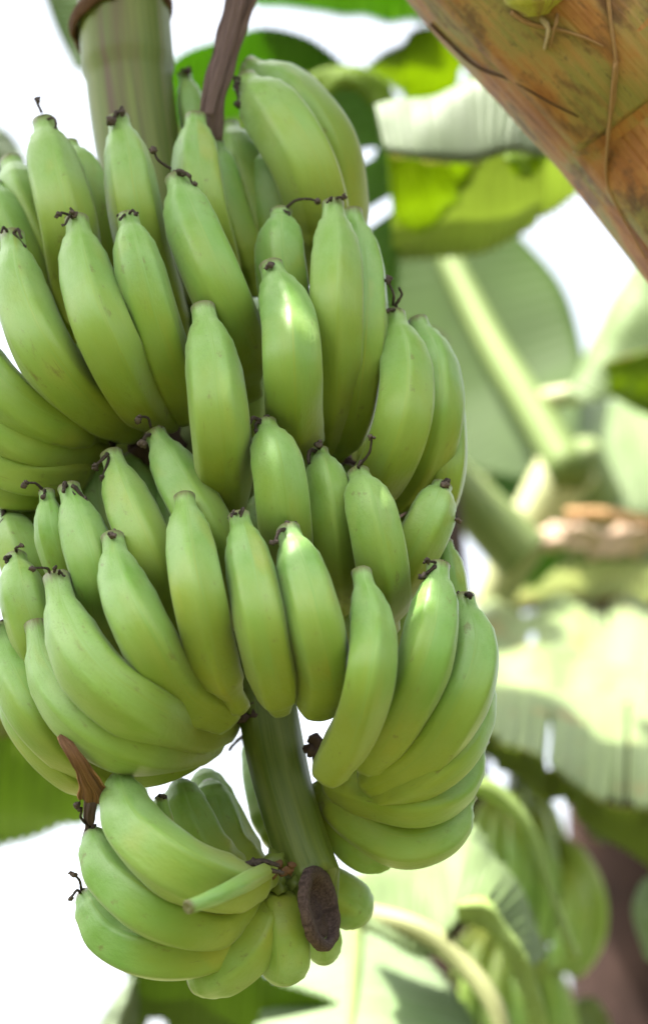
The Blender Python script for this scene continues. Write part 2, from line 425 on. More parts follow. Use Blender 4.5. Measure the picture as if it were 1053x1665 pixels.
fibre([(830, 20), (860, 38), (905, 48), (950, 62), (980, 76)], .0028, 'fibre')
fibre([(880, 30), (888, 55), (884, 80)], .0035, 'pale_fibre', lift=.012)
fibre([(700, 40), (770, 105), (830, 130), (890, 165), (940, 190)], .0022, 'scar')
fibre([(905, 25), (898, 55), (893, 78)], .0025, 'fibre', lift=.016)

# yellow green tip of a cut leaf base near the top
Vb, Fb, Ab = [], [], []
pp = [on_trunk(860, -60), on_trunk(865, -20), on_trunk(868, 5), on_trunk(870, 28)]
pp = [p + Vector((0, -1, -.2)) * .006 for p in pp]
sweep(Vb, Fb, Ab, pp, lambda t: lerp([(0, .030), (.7, .027), (1, .012)], t), 16, 24, lambda th, t: 1 - .45 * abs(math.sin(th)) if False else 1)
MAT['leaf_base'] = simple('cut_leaf_base', (.30, .29, .035), (.40, .36, .06), 3., .6, (2., 6.), .4, (.20, .11, .04))
obj('leaf_base', Vb, Fb, MAT['leaf_base'], mother, Ab, 'yellow green leaf base ending in dry brown fibres')

# crown leaves of that plant: they arch high over the bunch and shade it
def arch(parent, c, az, length, width, rise, droop, mat, label=None, twist=0., holes=(), tilt=0.):
    d = Vector((math.sin(az), math.cos(az), 0)); side = Vector((d.y, -d.x, tilt)).normalized()
    L, R = [], []
    for i in range(9):
        t = i / 8; p = c + d * length * t + Vector((0, 0, rise * math.sin(t * 1.9) - droop * t ** 2.6))
        wv = width * (.18 + .82 * math.sin(math.pi * min(1, t * .93 + .06)) ** .6) * .5
        s = side + Vector((0, 0, twist * t))
        L.append(p - s * wv - Vector((0, 0, wv * .25))); R.append(p + s * wv - Vector((0, 0, wv * .25)))
    return leaf_w(parent, L, R, mat, label, U=170, W=56, fold=0., pleat=.008, npl=24, mid=.5, mw=.022, holes=holes, seed=az)
canopy = []
for az, ln, wd, ri, dr in ((-98, 1.8, .62, .75, .25), (-122, 1.8, .70, .75, .3), (-110, 1.7, .66, 1.0, .3), (-158, 1.7, .6, .75, .35), (100, 1.7, .58, .7, .5)):
    canopy.append(arch(mother, CROWN, RAD(az), ln, wd, ri, dr, 'lf_canopy'))
bpy.context.view_layer.update()
# gaps cut through those leaves along the sun ray, to place small sun patches
for (px, py, o, rad_) in ((488, 905, .20, .016), (690, 995, .17, .016)):
    q = P(px, py, DS(py) - o)
    for lf in canopy:
        hit, loc, nn, fi = lf.ray_cast(q - wl(lf), SUN)
        if hit:
            bm = bmesh.new(); bm.from_mesh(lf.data)
            dl = [f for f in bm.faces if ((f.calc_center_median() - loc) - SUN * (f.calc_center_median() - loc).dot(SUN)).length < rad_]
            bmesh.ops.delete(bm, geom=dl, context='FACES'); bm.to_mesh(lf.data); bm.free()

# ---------------------------------------------------------------- the banana bunch
bunch = thing('banana_bunch', 'large bunch of green bananas hanging in three tiers from a thick stalk', 'banana bunch', P(215, 10, DS(10)))
upper = [CROWN, P(300, -1010, 1.77), P(215, -900, 1.74), P(190, -600, 1.74), P(195, -250, 1.74), P(200, 0, 1.735), P(228, 260, 1.70), P(290, 520, 1.66)]
def rib(n, a, ph=0.): return lambda th, t: 1 + a * math.cos(n * th + ph) + a * .8 * math.cos((n * 2 + 1) * th + t * 2) + .015 * noise.noise(Vector((math.cos(th), math.sin(th), t * 6)) * 2)
V, F, A = [], [], []
def rup(t): return lerp([(0, .060), (.2, .047), (.72, .0435), (.745, .0435), (.75, .0405), (1, .036)], t)
sweep(V, F, A, upper, rup, 40, 110, rib(7, .012))
obj('stalk', V, F, MAT['stalk'], bunch, A)
# collar where the last sheath broke off
V, F, A = [], [], []
cc = P(197, 26, 1.735); ax = (P(228, 260, 1.70) - P(200, 0, 1.735)).normalized()
n1 = (Vector((1, 0, .17)) - ax * ax.dot(Vector((1, 0, .17)))).normalized(); n2 = ax.cross(n1)
for i in range(9):
    u = i / 8
    for k in range(64):
        th = 2 * math.pi * k / 64
        jag = noise.noise(Vector((math.cos(th) * 3, math.sin(th) * 3, 2)))
        r = .0445 + .006 * math.sin(u * math.pi) + (u > .6) * .0035 * (u - .6) * 2.5 * (1 + jag)
        h = (u - .5) * .020 + .007 * jag * u + .010 * math.cos(th + 2.6)
        V.append(cc + (n1 * math.cos(th) + n2 * math.sin(th)) * r + ax * h); A.append((u, k / 64))
for i in range(8):
    for k in range(64): F.append((i * 64 + k, i * 64 + (k + 1) % 64, (i + 1) * 64 + (k + 1) % 64, (i + 1) * 64 + k))
col = obj('collar', V, F, MAT['scar'], bunch, A); md = col.modifiers.new('thickness', 'SOLIDIFY'); md.thickness = .003
# inner axis and lower stalk, ending in an oblique dried cut
V, F, A = [], [], []
low = [P(285, 500, 1.665), P(345, 700, 1.635), P(395, 920, 1.60), P(428, 1120, 1.545), P(455, 1260, 1.515), P(487, 1370, 1.49), P(510, 1430, 1.478)]
fl = resample(low, 60)[0]; ring = []
fr = frames(fl)
cutc = P(523, 1476, 1.445); ca = (P(549, 1470, 1.475) - P(497, 1482, 1.415)) * .5 * .93; cb = (P(511, 1409, 1.452) - P(534, 1542, 1.438)) * .5
ca = Vector((ca.x, ca.y, ca.z)); NS = 44
def ringpts(c, a, b): return [c + a * math.cos(2 * math.pi * k / NS) + b * math.sin(2 * math.pi * k / NS) for k in range(NS)]
for i, c in enumerate(fl):
    t = i / 59; r = lerp([(0, .034), (.5, .028), (.75, .0248), (.9, .0235), (1, .0225)], t)
    tt, nn, bb = fr[i]
    a = Vector((1, 0, 0)); a = (a - tt * a.dot(tt)).normalized(); b = -a.cross(tt); b = b if b.dot(cb) > 0 else -b
    ring.append([c + (a * math.cos(q) + b * math.sin(q)) * r * rib(9, .022)(q, t) for q in [2 * math.pi * k / NS for k in range(NS)]])
last = ring[-1]; cr = ringpts(cutc, ca * 1.02, cb * 1.0)
for k in range(1, 9):
    f = k / 8; ring.append([p.lerp(q, f) for p, q in zip(last, cr)])
for i, rg in enumerate(ring):
    for k, p in enumerate(rg): V.append(p); A.append((i / len(ring), k / NS))
for i in range(len(ring) - 1):
    for k in range(NS): F.append((i * NS + k, i * NS + (k + 1) % NS, (i + 1) * NS + (k + 1) % NS, (i + 1) * NS + k))
obj('stalk', V, F, MAT['stalk_low'], bunch, A)
V, F, A = [], [], []
nc = ca.cross(cb).normalized(); nc = nc if nc.y < 0 else -nc
prof = [(1.03, -.006), (1.05, -.001), (1.0, .002), (.90, .0025), (.80, .002), (.76, -.001), (.71, -.006), (.62, -.008), (.42, -.005), (.22, -.004), (.0, -.004)]
for i, (q, h) in enumerate(prof):
    for k in range(NS):
        th = 2 * math.pi * k / NS
        sh = cb * (-.10 if q < .8 else 0)
        j = noise.noise(Vector((math.cos(th) * 2.5, math.sin(th) * 2.5, q * 4)))
        V.append(cutc + sh * (1 - q) * 2 + (ca * math.cos(th) + cb * math.sin(th)) * (q * (1 + .025 * j)) + nc * (h * (1 if q > .7 else 1 + .75 * math.sin(th)) + .0012 * j + .004 * (q < .7) * noise.noise(Vector((math.cos(th) * q * 9, math.sin(th) * q * 4, 7))) + .0012 * noise.noise(Vector((math.cos(th) * 7, math.sin(th) * 7, q * 9))))); A.append((q, k / NS))
for i in range(len(prof) - 1):
    for k in range(NS): F.append((i * NS + k, i * NS + (k + 1) % NS, (i + 1) * NS + (k + 1) % NS, (i + 1) * NS + k))
obj('cut_end', V, F, MAT['cut'], bunch, A, 'dark brown dried hollow cut end of the stalk')

# bananas: (points tip to base in photo pixels, width px, distance in front of the bunch axis (tip, middle, base), flower)
NECK = [(0, .45), (.028, .43), (.058, .47), (.105, .70), (.165, .88), (.26, .97), (.45, 1.0), (.76, .99), (.88, .88), (.95, .66), (1, .50)]
def banana(parent, pts, wpx, off, flower=None, label=None, seed=0, D=DS, neck=NECK, nseg=40, rings=44, dd=0., mat='banana'):
    rnd = random.Random(seed)
    n = len(pts) - 1
    ctl = []
    for i, (x, y) in enumerate(pts):
        t = i / n; o = lerp([(0, off[0]), (.5, off[1]), (1, off[2])], t)
        ctl.append((x, y, D(y) - o + dd))
    wp = [P(*c) for c in ctl]
    rr = wpx * rnd.uniform(.94, 1.0) / 2 * pxs(ctl[n // 2][2])
    ph = rnd.random() * 6.28; k5 = 2.5
    j1 = rnd.uniform(.9, 1.1)
    tw = rnd.uniform(-.35, .35); rg = rnd.uniform(.05, .10); e2 = rnd.uniform(-.03, .035)
    def sec(th, t):
        th = th + tw * t
        d = abs(math.sin(k5 * th)); ridge = math.exp(-(d / .30) ** 2)
        body = lerp([(0, .15), (.12, .5), (.3, 1), (.8, 1), (1, .5)], t)
        return 1 + body * (rg * ridge + .034 * math.cos(5 * th) + e2 * math.cos(2 * th + 1)) - .02 + .008 * noise.noise(Vector((t * 5, th, seed)))
    V, F, A = [], [], []
    c, fr = sweep(V, F, A, wp, lambda t: rr * lerp(neck, t * j1 if t * j1 < 1 else 1), nseg, rings, sec, ph, cap=False)
    # blunt tip with a shallow dimple, closed base
    ti, tn, tb = fr[0]
    base = len(V)
    for q, h in ((.78, -.0012), (.4, .0006)):
        for k in range(nseg):
            V.append(c[0] + (V[k] - c[0]) * q + ti * h); A.append((0, k / nseg))
    V.append(c[0] + ti * .001); A.append((0, 0))
    for k in range(nseg):
        k2 = (k + 1) % nseg
        F.append((k2, k, base + k, base + k2)); F.append((base + k2, base + k, base + nseg + k, base + nseg + k2)); F.append((base + nseg + k2, base + nseg + k, len(V) - 1))
    e = (rings - 1) * nseg; V.append(c[-1] + fr[-1][0] * rr * .12); A.append((1, 0))
    for k in range(nseg): F.append((e + k, e + (k + 1) % nseg, len(V) - 1))
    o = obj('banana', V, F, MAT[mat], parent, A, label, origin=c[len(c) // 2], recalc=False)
    if flower is not None:
        fv, ff, fa = [], [], []
        tip = c[0]; d0 = ctl[0][2]; s = pxs(d0)
        rn = rr * neck[0][1]
        up = -ti
        for (dx, dy, size, thick) in flower:      # a thread ending in a shrivelled knob, offsets in pixels
            end = P(pts[0][0] + dx, pts[0][1] + dy, d0 - .012 - rnd.random() * .01)
            st = tip + (end - tip).normalized() * rn * .6 + Vector((0, -1, 0)) * rn * .5
            bend = Vector((rnd.uniform(-1, 1), -.6, rnd.uniform(-.3, 1))) * s * 9
            mids = [st, st.lerp(end, .35) + bend, st.lerp(end, .75) + bend * rnd.uniform(-.2, .8), end]
            sweep(fv, ff, fa, mids, lambda t: s * thick * (1.3 - .4 * t), 6, 14, lambda th, t: 1 + .4 * noise.noise(Vector((t * 9, th, seed))))
            if size:
                for _ in range(3):
                    blob(fv, ff, fa, end + Vector((rnd.uniform(-1, 1), rnd.uniform(-1, 1), rnd.uniform(-1, 1))) * s * size * .5, s * size * rnd.uniform(.45, .75), .5)
        # ragged dark rim left by the flower
        for k in range(5):
            th = rnd.random() * 6.28
            blob(fv, ff, fa, tip + (tn * math.cos(th) + tb * math.sin(th)) * rn * .8, s * rnd.uniform(2, 4), .5)
        obj('flower_remnant', fv, ff, MAT['flower'], o, fa)
    return o
k = lambda dx, dy, s=6, t=2.: (dx, dy, s, t)
FR = (.165, .195, .06); MI = (.12, .145, .05); BK = (.06, .085, .03); SD = (.10, .12, .05)
BAN = [
 # upper tier, front row
 ([(20, 383), (34, 480), (75, 580), (140, 650), (218, 692)], 100, (.14, .175, .05), [k(-18, -4, 0), k(16, 4, 0, 2.4), k(20, 16, 4)], None),
 ([(125, 358), (140, 450), (172, 550), (222, 638), (272, 680)], 97, (.155, .185, .06), [k(-32, -8, 5), k(-5, -10, 6), k(-22, 8, 3)], None),
 ([(208, 353), (230, 450), (262, 560), (305, 672)], 90, (.165, .185, .07), [k(-12, 4, 3), k(14, -5, 4)], None),
 ([(287, 290), (315, 370), (357, 470), (392, 560), (405, 640)], 98, (.14, .165, .06), [k(-40, -48, 8), k(22, -4, 5, 3.2), k(30, 10, 5)], None),
 ([(330, 500), (343, 580), (355, 680), (362, 770), (362, 832)], 100, (.18, .20, .09), None, None),
 ([(440, 432), (468, 520), (474, 600), (478, 680), (500, 745)], 96, (.165, .195, .08), [k(-4, 2, 7)], None),
 ([(541, 332), (545, 420), (544, 520), (540, 640), (520, 735)], 90, (.13, .16, .05), [k(18, -12, 6), k(-10, -2, 0)], None),
 ([(572, 345), (590, 450), (590, 560), (572, 680), (540, 745)], 84, (.10, .125, .03), None, None),
 ([(640, 512), (658, 600), (652, 690), (618, 770), (570, 815)], 94, (.11, .15, .06), [k(-10, -55, 9), k(8, -45, 0), k(-12, -6, 7)], None),
 ([(678, 522), (706, 600), (708, 680), (680, 770), (630, 830)], 84, (.08, .11, .04), None, None),
 ([(715, 590), (728, 680), (726, 770), (700, 840), (640, 880)], 66, (.05, .08, .02), None, None),
 # upper tier, back row
 ([(72, 198), (88, 280), (108, 360), (125, 460), (160, 560)], 92, (.10, .125, .04), [k(-8, -34, 8), k(18, 14, 4)], None),
 ([(192, 192), (208, 265), (222, 350), (250, 460), (290, 560)], 88, (.11, .12, .04), [k(-10, 6, 10, 3), k(8, -8, 6)], None),
 ([(318, 190), (320, 260), (330, 340), (350, 420), (370, 520)], 84, (.09, .105, .04), None, None),
 ([(457, 345), (457, 420), (465, 500), (470, 580)], 88, (.11, .125, .06), [k(58, -18, 7), k(14, 10, 0)], None),
 ([(112, 235), (145, 320), (168, 400), (190, 500)], 74, (.04, .06, .02), None, None),
 ([(18, 262), (45, 350), (90, 440), (140, 540)], 92, (.05, .08, .03), None, None),
 ([(-15, 300), (10, 380), (50, 470), (110, 560)], 88, (.08, .10, .03), None, None),
 ([(398, 132), (452, 195), (500, 275), (522, 370), (520, 460)], 112, (.05, .085, .02), [k(-10, 40, 8, 3), k(-14, 10, 5)], None),
 ([(402, 108), (470, 150), (530, 230), (550, 320), (552, 420)], 96, (.015, .04, .00), None, None),
 ([(373, 205), (398, 290), (425, 380), (440, 470)], 78, (.0, .025, .0), [k(10, 60, 7)], None),
 ([(352, 232), (368, 320), (395, 400), (420, 480)], 60, (.05, .05, .02), None, None),
 ([(300, 120), (318, 200), (340, 300), (360, 400)], 52, (-.02, -.01, -.02), [k(2, -6, 8)], None),
 ([(410, 250), (440, 320), (455, 400), (460, 480)], 80, (.01, .03, .0), None, None),
 # upper tier, lower left
 ([(-60, 540), (-10, 620), (62, 680), (165, 705)], 92, (.12, .155, .05), None, None),
 ([(-70, 630), (-10, 690), (60, 728), (160, 735)], 84, (.10, .135, .03), [k(120, 60, 0)] if False else None, None),
 ([(-80, 700), (0, 755), (70, 772), (160, 760)], 80, (.08, .11, .03), None, None),
 ([(-70, 760), (0, 795), (60, 800), (140, 780)], 66, (.05, .08, .02), None, None),
 # middle tier, front row
 ([(92, 938), (108, 1010), (150, 1090), (222, 1150), (300, 1184), (364, 1172)], 108, (.165, .195, .0), [k(-38, -14, 6), k(-6, -12, 0), k(14, -2, 0)], None),
 ([(58, 1015), (76, 1090), (130, 1165), (212, 1212), (300, 1212), (362, 1182)], 92, (.13, .16, -.02), None, None),
 ([(183, 873), (198, 950), (238, 1040), (288, 1115), (362, 1160)], 95, (.175, .205, .08), [k(2, -4, 7, 3)], None),
 ([(300, 808), (310, 890), (326, 980), (350, 1075), (388, 1148)], 90, (.185, .215, .10), None, None),
 ([(388, 838), (407, 925), (427, 1020), (443, 1095), (455, 1150)], 90, (.195, .215, .12), [k(-12, 2, 3), k(4, 0, 3)], None),
 ([(468, 860), (492, 935), (515, 1020), (526, 1090), (515, 1146)], 95, (.19, .215, .12), [k(-22, 20, 7, 3)], None),
 ([(587, 930), (603, 1015), (600, 1100), (575, 1185), (535, 1255)], 84, (.18, .215, .11), None, None),
 ([(712, 920), (706, 1000), (690, 1080), (650, 1165), (595, 1240)], 95, (.15, .18, .08), [k(-26, 18, 8, 3), k(-20, -8, 6)], None),
 ([(752, 972), (768, 1060), (748, 1140), (690, 1220), (600, 1272)], 97, (.11, .14, .06), [k(12, -6, 6, 3)], None),
 ([(785, 1080), (770, 1170), (725, 1240), (640, 1285), (580, 1285)], 70, (.07, .10, .04), None, None),
 ([(780, 1200), (740, 1275), (680, 1305), (600, 1290), (540, 1270)], 82, (.04, .065, .02), None, None),
 ([(760, 1290), (722, 1352), (650, 1372), (575, 1330), (520, 1280)], 84, (.02, .03, .0), None, None),
 ([(650, 1395), (590, 1385), (548, 1335), (520, 1270)], 66, (.0, .0, .0), None, None),
 ([(725, 880), (736, 950), (740, 1030), (730, 1100)], 52, (.08, .08, .04), None, None),
 # middle tier, back row
 ([(112, 792), (132, 860), (155, 935), (175, 1020), (210, 1090)], 90, (.14, .155, .05), [k(28, 20, 5, 3), k(20, 34, 0, 3), k(-8, 8, 4, 3)], None),
 ([(76, 800), (86, 870), (110, 940), (140, 1010)], 62, (.125, .135, .04), [k(-34, -14, 7), k(-4, 10, 5)], None),
 ([(181, 738), (208, 820), (243, 905), (280, 1000), (300, 1070)], 92, (.13, .155, .05), [k(-26, 20, 8, 3), k(-14, 40, 6)], None),
 ([(252, 705), (292, 780), (335, 860), (368, 940), (390, 1010)], 88, (.13, .155, .05), [k(-24, -26, 8), k(-22, 18, 8, 3)], None),
 ([(431, 688), (452, 765), (462, 850), (470, 930)], 92, (.175, .19, .08), [k(-32, 2, 6, 3), k(-16, 14, 5)], None),
 ([(518, 734), (534, 805), (545, 890), (556, 990)], 76, (.13, .15, .06), [k(0, -12, 7, 3), k(-16, 20, 0, 3)], None),
 ([(582, 768), (605, 845), (622, 930), (630, 1020)], 90, (.15, .17, .06), [k(22, -56, 6), k(0, -12, 0)], None),
 ([(718, 790), (698, 845), (668, 905), (640, 970)], 84, (.11, .125, .06), [k(4, 2, 10, 4), k(2, 30, 6, 4), k(26, 55, 6)], 'short banana with a withered brown end'),
 # middle tier, left side
 ([(12, 832), (36, 900), (62, 970), (100, 1060)], 78, (.06, .08, .03), [k(-8, 20, 9, 3)], None),
 ([(85, 840), (105, 900), (130, 960), (170, 1030)], 70, (.08, .09, .03), None, None),
 ([(26, 905), (42, 985), (75, 1070), (130, 1140)], 84, (.10, .12, .04), [k(-16, 10, 4, 3), k(10, -18, 4)], None),
 ([(0, 1020), (22, 1095), (65, 1170), (140, 1235), (230, 1260)], 84, (.09, .115, .03), [k(-2, -18, 6), k(-6, 14, 5)], None),
 ([(10, 1100), (50, 1180), (110, 1245), (190, 1285)], 72, (.06, .085, .02), None, None),
 ([(160, 1215), (225, 1240), (290, 1222), (350, 1170)], 80, (.03, .05, .02), None, None),
 # lower tier
 ([(192, 1262), (218, 1345), (290, 1412), (375, 1440), (440, 1425)], 112, (.12, .155, .06), None, 'broad banana with a smooth blunt end'),
 ([(150, 1352), (182, 1425), (260, 1485), (345, 1500), (425, 1450)], 100, (.085, .115, .05), [k(-22, -40, 7), k(2, -10, 0)], None),
 ([(136, 1452), (185, 1525), (270, 1552), (355, 1535), (430, 1460)], 92, (.05, .075, .04), [k(-18, -30, 7), k(-22, 8, 5)], None),
 ([(318, 1598), (372, 1572), (415, 1525), (438, 1450)], 88, (.035, .06, .04), None, None),
 ([(458, 1592), (462, 1545), (455, 1490), (445, 1440)], 90, (.03, .05, .03), None, None),
 ([(528, 1560), (522, 1520), (505, 1470), (480, 1430)], 68, (-.03, -.01, .0), None, None),
 ([(588, 1490), (560, 1465), (520, 1440), (490, 1420)], 84, (-.05, -.03, .0), None, None),
 ([(330, 1255), (352, 1325), (390, 1390), (440, 1430)], 82, (-.05, -.03, .0), None, None),
 ([(262, 1295), (285, 1350), (330, 1395), (420, 1425)], 74, (.0, .0, .01), None, None),
 ([(338, 1272), (352, 1325), (375, 1385), (430, 1425)], 80, (-.02, -.01, .0), None, None),
 ([(290, 1270), (312, 1335), (350, 1392), (430, 1428)], 78, (.01, .02, .0), None, None),
 ([(418, 1185), (428, 1260), (440, 1330), (455, 1400)], 72, (-.09, -.07, -.03), [k(-46, 36, 0, 3), k(-22, 26, 0, 3), k(-16, 52, 0)], None),
]
for i, x in enumerate(range(110, 640, 62)):          # far side of the upper tier, seen dark in the gaps
    BAN.insert(0, ([(x - 30, 455 + 22 * (i % 2)), (x, 540), (x + 12, 640), (x + 12, 740), (x, 830)], 88, (-.05 - .03 * (i % 2), -.055, -.02), None, None))
for i, x in enumerate(range(90, 520, 60)):           # far side of the middle tier
    BAN.insert(0, ([(x - 20, 845 + 22 * (i % 2)), (x, 910), (x + 30, 1000), (x + 60, 1080), (x + 70, 1130)], 84, (-.04 - .03 * (i % 2), -.05, -.02), None, None))
for (x, y, dx, w_) in ((40, 800, 40, 84), (95, 850, 40, 84), (150, 830, 40, 84), (215, 830, 40, 84), (275, 860, 30, 84), (20, 880, 50, 80), (560, 850, -10, 84), (430, 880, 0, 84), (350, 870, 10, 84), (500, 900, 0, 84)):
    BAN.insert(0, ([(x, y - 90), (x + dx * .3, y), (x + dx, y + 90), (x + dx * 2, y + 170)], w_, (.03, .03, .0), None, None))
for i, (x, y) in enumerate(((560, 960), (610, 980), (660, 990))):
    BAN.insert(0, ([(x, y - 80), (x + 5, y), (x - 10, y + 70), (x - 30, y + 120)], 80, (-.02, -.02, .0), None, None))
ROUND = [(0, .55), (.05, .72), (.13, .88), (.25, .98), (.5, 1.0), (.75, .93), (.88, .70), (.95, .45), (1, .32)]
LOWT = [(0, .30), (.03, .50), (.09, .76), (.20, .94), (.4, 1.0), (.68, .95), (.84, .66), (.94, .40), (1, .32)]
for i, (pts, wpx, off, fl_, lb) in enumerate(BAN):
    nk = NECK
    if len(BAN) - i <= 12: nk = ROUND if i in (len(BAN) - 9, len(BAN) - 8, len(BAN) - 7, len(BAN) - 6) else LOWT
    banana(bunch, pts, wpx, off, fl_, lb, seed=i + 11, neck=nk)
# the stunted finger with a cut end lying over the lower tier, and a slim one beside it
STUB = [(0, .70), (.04, .72), (.2, .85), (.5, 1.0), (.8, .9), (1, .7)]
banana(bunch, [(305, 1475), (345, 1460), (390, 1438), (440, 1412)], 36, (.20, .18, .08), None, 'thin stunted finger with a dry cut tip', seed=201, neck=STUB, nseg=20)
banana(bunch, [(262, 1296), (268, 1325), (280, 1365), (310, 1410)], 28, (.10, .09, .03), [k(0, -2, 4)], 'thin stunted finger behind the broad banana', seed=202, neck=STUB, nseg=20)
# woody cushions where tiers join the stalk, and dark lumps standing in for shade
def cushion_shade(px, py, o, w_, h, mat):
    V, F, A = [], [], []; c = P(px, py, DS(py) - o); s = pxs(DS(py))
    for _ in range(9): blob(V, F, A, c + Vector((random.uniform(-.5, .5) * w_ * s, random.uniform(-.4, .4) * h * s, random.uniform(-.5, .5) * h * s)), s * h * random.uniform(.25, .45), .4)
    obj('cushion_shade', V, F, MAT[mat], bunch, A)
cushion_shade(452, 1425, .05, 60, 50, 'stalk_low'); cushion_shade(452, 1415, .075, 46, 20, 'scar'); cushion_shade(512, 1218, .04, 14, 30, 'cut')  # last one: small dark lump standing in for shading by the stalk
cushion_shade(230, 720, .02, 160, 70, 'cut'); cushion_shade(560, 800, .0, 160, 80, 'cut'); cushion_shade(180, 1060, .03, 60, 90, 'cut'); cushion_shade(395, 1150, .03, 40, 40, 'cut')  # dark lumps that colour in the shaded interior of the bunch
for (pts, sd) in (([(395, 1408), (425, 1400), (455, 1408)], 1), ([(408, 1398), (430, 1412), (462, 1420)], 3)):
    tube(bunch, 'dry_thread', [(x, y, DS(y) - .10) for x, y in pts], (.003, .0015), 'flower', n=7, rings=14)
# dried bracts hanging among the fingers
def bract(pts, wpx, o, mat, label, tw=1.2, seed=1, curl=.5):
    c = resample([P(x, y, DS(y) - oo) for (x, y), oo in zip(pts, o)], 40)[0]; V, F, A = [], [], []
    s = pxs(1.6); W = 14
    for i, p in enumerate(c):
        t = i / 39; wd = wpx[0] + (wpx[1] - wpx[0]) * t
        wd *= s * .5 * (1 + .25 * noise.noise(Vector((t * 5, seed, 0))))
        d = (c[min(i + 1, 39)] - c[max(i - 1, 0)]).normalized()
        a = Vector((1, 0, 0)); a = (a - d * a.dot(d)).normalized(); b = d.cross(a); b = b if b.y < 0 else -b
        for j in range(W + 1):
            q = j / W * 2 - 1; th = q * tw + .4 * noise.noise(Vector((t * 3, seed, 5)))
            r = wd / math.sin(min(tw, 1.5))
            cr = .10 * math.sin(q * 9 + seed) + .12 * noise.noise(Vector((q * 4, t * 2.5, seed)))
            V.append(p + a * math.sin(th) * r + b * (math.cos(th) * r * curl + cr * wd)); A.append((t, j / W))
    for i in range(39):
        for j in range(W): F.append((i * (W + 1) + j, (i + 1) * (W + 1) + j, (i + 1) * (W + 1) + j + 1, i * (W + 1) + j + 1))
    ob = obj('dried_bract', V, F, MAT[mat], bunch, A, label, recalc=False)
    md = ob.modifiers.new('thickness', 'SOLIDIFY'); md.thickness = .0015
bract([(402, -60), (388, 10), (368, 90), (346, 160), (345, 230)], (62, 34), (.03, .04, .06, .075, .07), 'bract', 'long shrivelled purple brown bract', seed=3, tw=1.3)
bract([(400, -60), (378, 40), (356, 120), (338, 190)], (34, 18), (.045, .06, .08, .09), 'bract', 'narrow shrivelled brown bract strip', seed=9)
bract([(100, 1195), (120, 1225), (142, 1258), (155, 1295)], (10, 42), (.16, .165, .15, .12), 'bract_rust', 'rusty folded bract below the middle tier', seed=5)
bract([(148, 1280), (147, 1310), (145, 1345), (140, 1362)], (24, 10), (.10, .10, .09, .08), 'bract', None, seed=8)

# ---------------------------------------------------------------- plants behind
def stem(parent, base, crown, r0, r1, mat, sheaths=(), bow=.1, smat='dead'):
    mid = base.lerp(crown, .5) + Vector((bow, .05, 0))
    return trunk(parent, [base - Vector((0, 0, .05)), mid, crown], r0, r1, mat, sheaths, smat, 28, 60)
# --- behind the bunch, in the middle
cc = P(655, 560, 3.25)
plC = thing('banana_plant', 'plant directly behind the bunch with torn glossy green leaves and one lime one', 'banana plant', Vector((cc.x - .06, cc.y + .1, 0)))
stem(plC, plC.location.copy(), cc, .10, .075, 'brown_trunk')
leaf(plC, 2.6, [(360, -90), (520, -100), (720, -70)], [(415, 10), (530, 25), (690, 44)], 'lf_green', 'bright green leaf along the top edge', d2=2.8, pleat=.006)
leaf(plC, 2.65, [(235, 150), (285, 95), (340, 72), (425, 45), (500, 60), (572, 118)], [(230, 330), (330, 360), (400, 370), (450, 360), (520, 330), (580, 310)], 'lf_green', 'green arching leaf above the upper tier', d2=2.85, mid=.45)
leaf(plC, 2.75, [(475, 165), (490, 280), (508, 400), (550, 560), (600, 720)], [(588, 112), (652, 230), (655, 330), (648, 430), (640, 560)], 'lf_green', 'green leaf torn into strips with white gaps', d2=2.6, fold=.03, U=160, W=26,
     holes=((.115, .165, .42, .68), (.255, .305, .50, .83), (.455, .515, .50, 1.0)))
leaf(plC, 2.55, [(480, 150), (530, 112), (585, 116), (640, 160), (660, 262)], [(520, 190), (545, 150), (580, 150), (612, 190), (634, 262)], 'lf_lime', 'bright curled leaf edge', d2=2.5, fold=.02)
leaf(plC, 2.72, [(596, 108), (640, 78), (692, 42), (760, 50), (850, 130)], [(598, 112), (640, 148), (700, 182), (750, 172), (850, 150)], 'lf_lime', 'backlit lime green torn leaf beside the trunk', fringe=.15, U=120, W=24, holes=((.60, .64, .45, .80),), d2=2.86)
leaf(plC, 2.26, [(620, 236), (700, 188), (800, 140), (880, 180), (940, 250)], [(626, 248), (690, 262), (760, 266), (840, 250), (940, 262)], 'lf_wax', 'pale waxy folded leaf underside', d2=2.1, fold=.05, pleat=.003)
leaf(plC, 2.45, [(634, 248), (700, 250), (800, 240), (890, 225), (990, 290)], [(636, 424), (700, 418), (790, 408), (860, 368), (970, 300)], 'lf_olive', 'yellow olive backlit leaf hanging below the pale fold', d2=2.66, fold=.03)
leaf(plC, 2.36, [(630, 246), (690, 262), (785, 264)], [(648, 366), (700, 370), (785, 270)], 'lf_lime', 'lime green leaf flap', d2=2.46, fold=.02)
leaf(plC, 2.36, [(812, 246), (850, 240), (905, 226)], [(830, 280), (862, 290), (905, 240)], 'lf_lime', None, fold=.01, U=30, W=10)
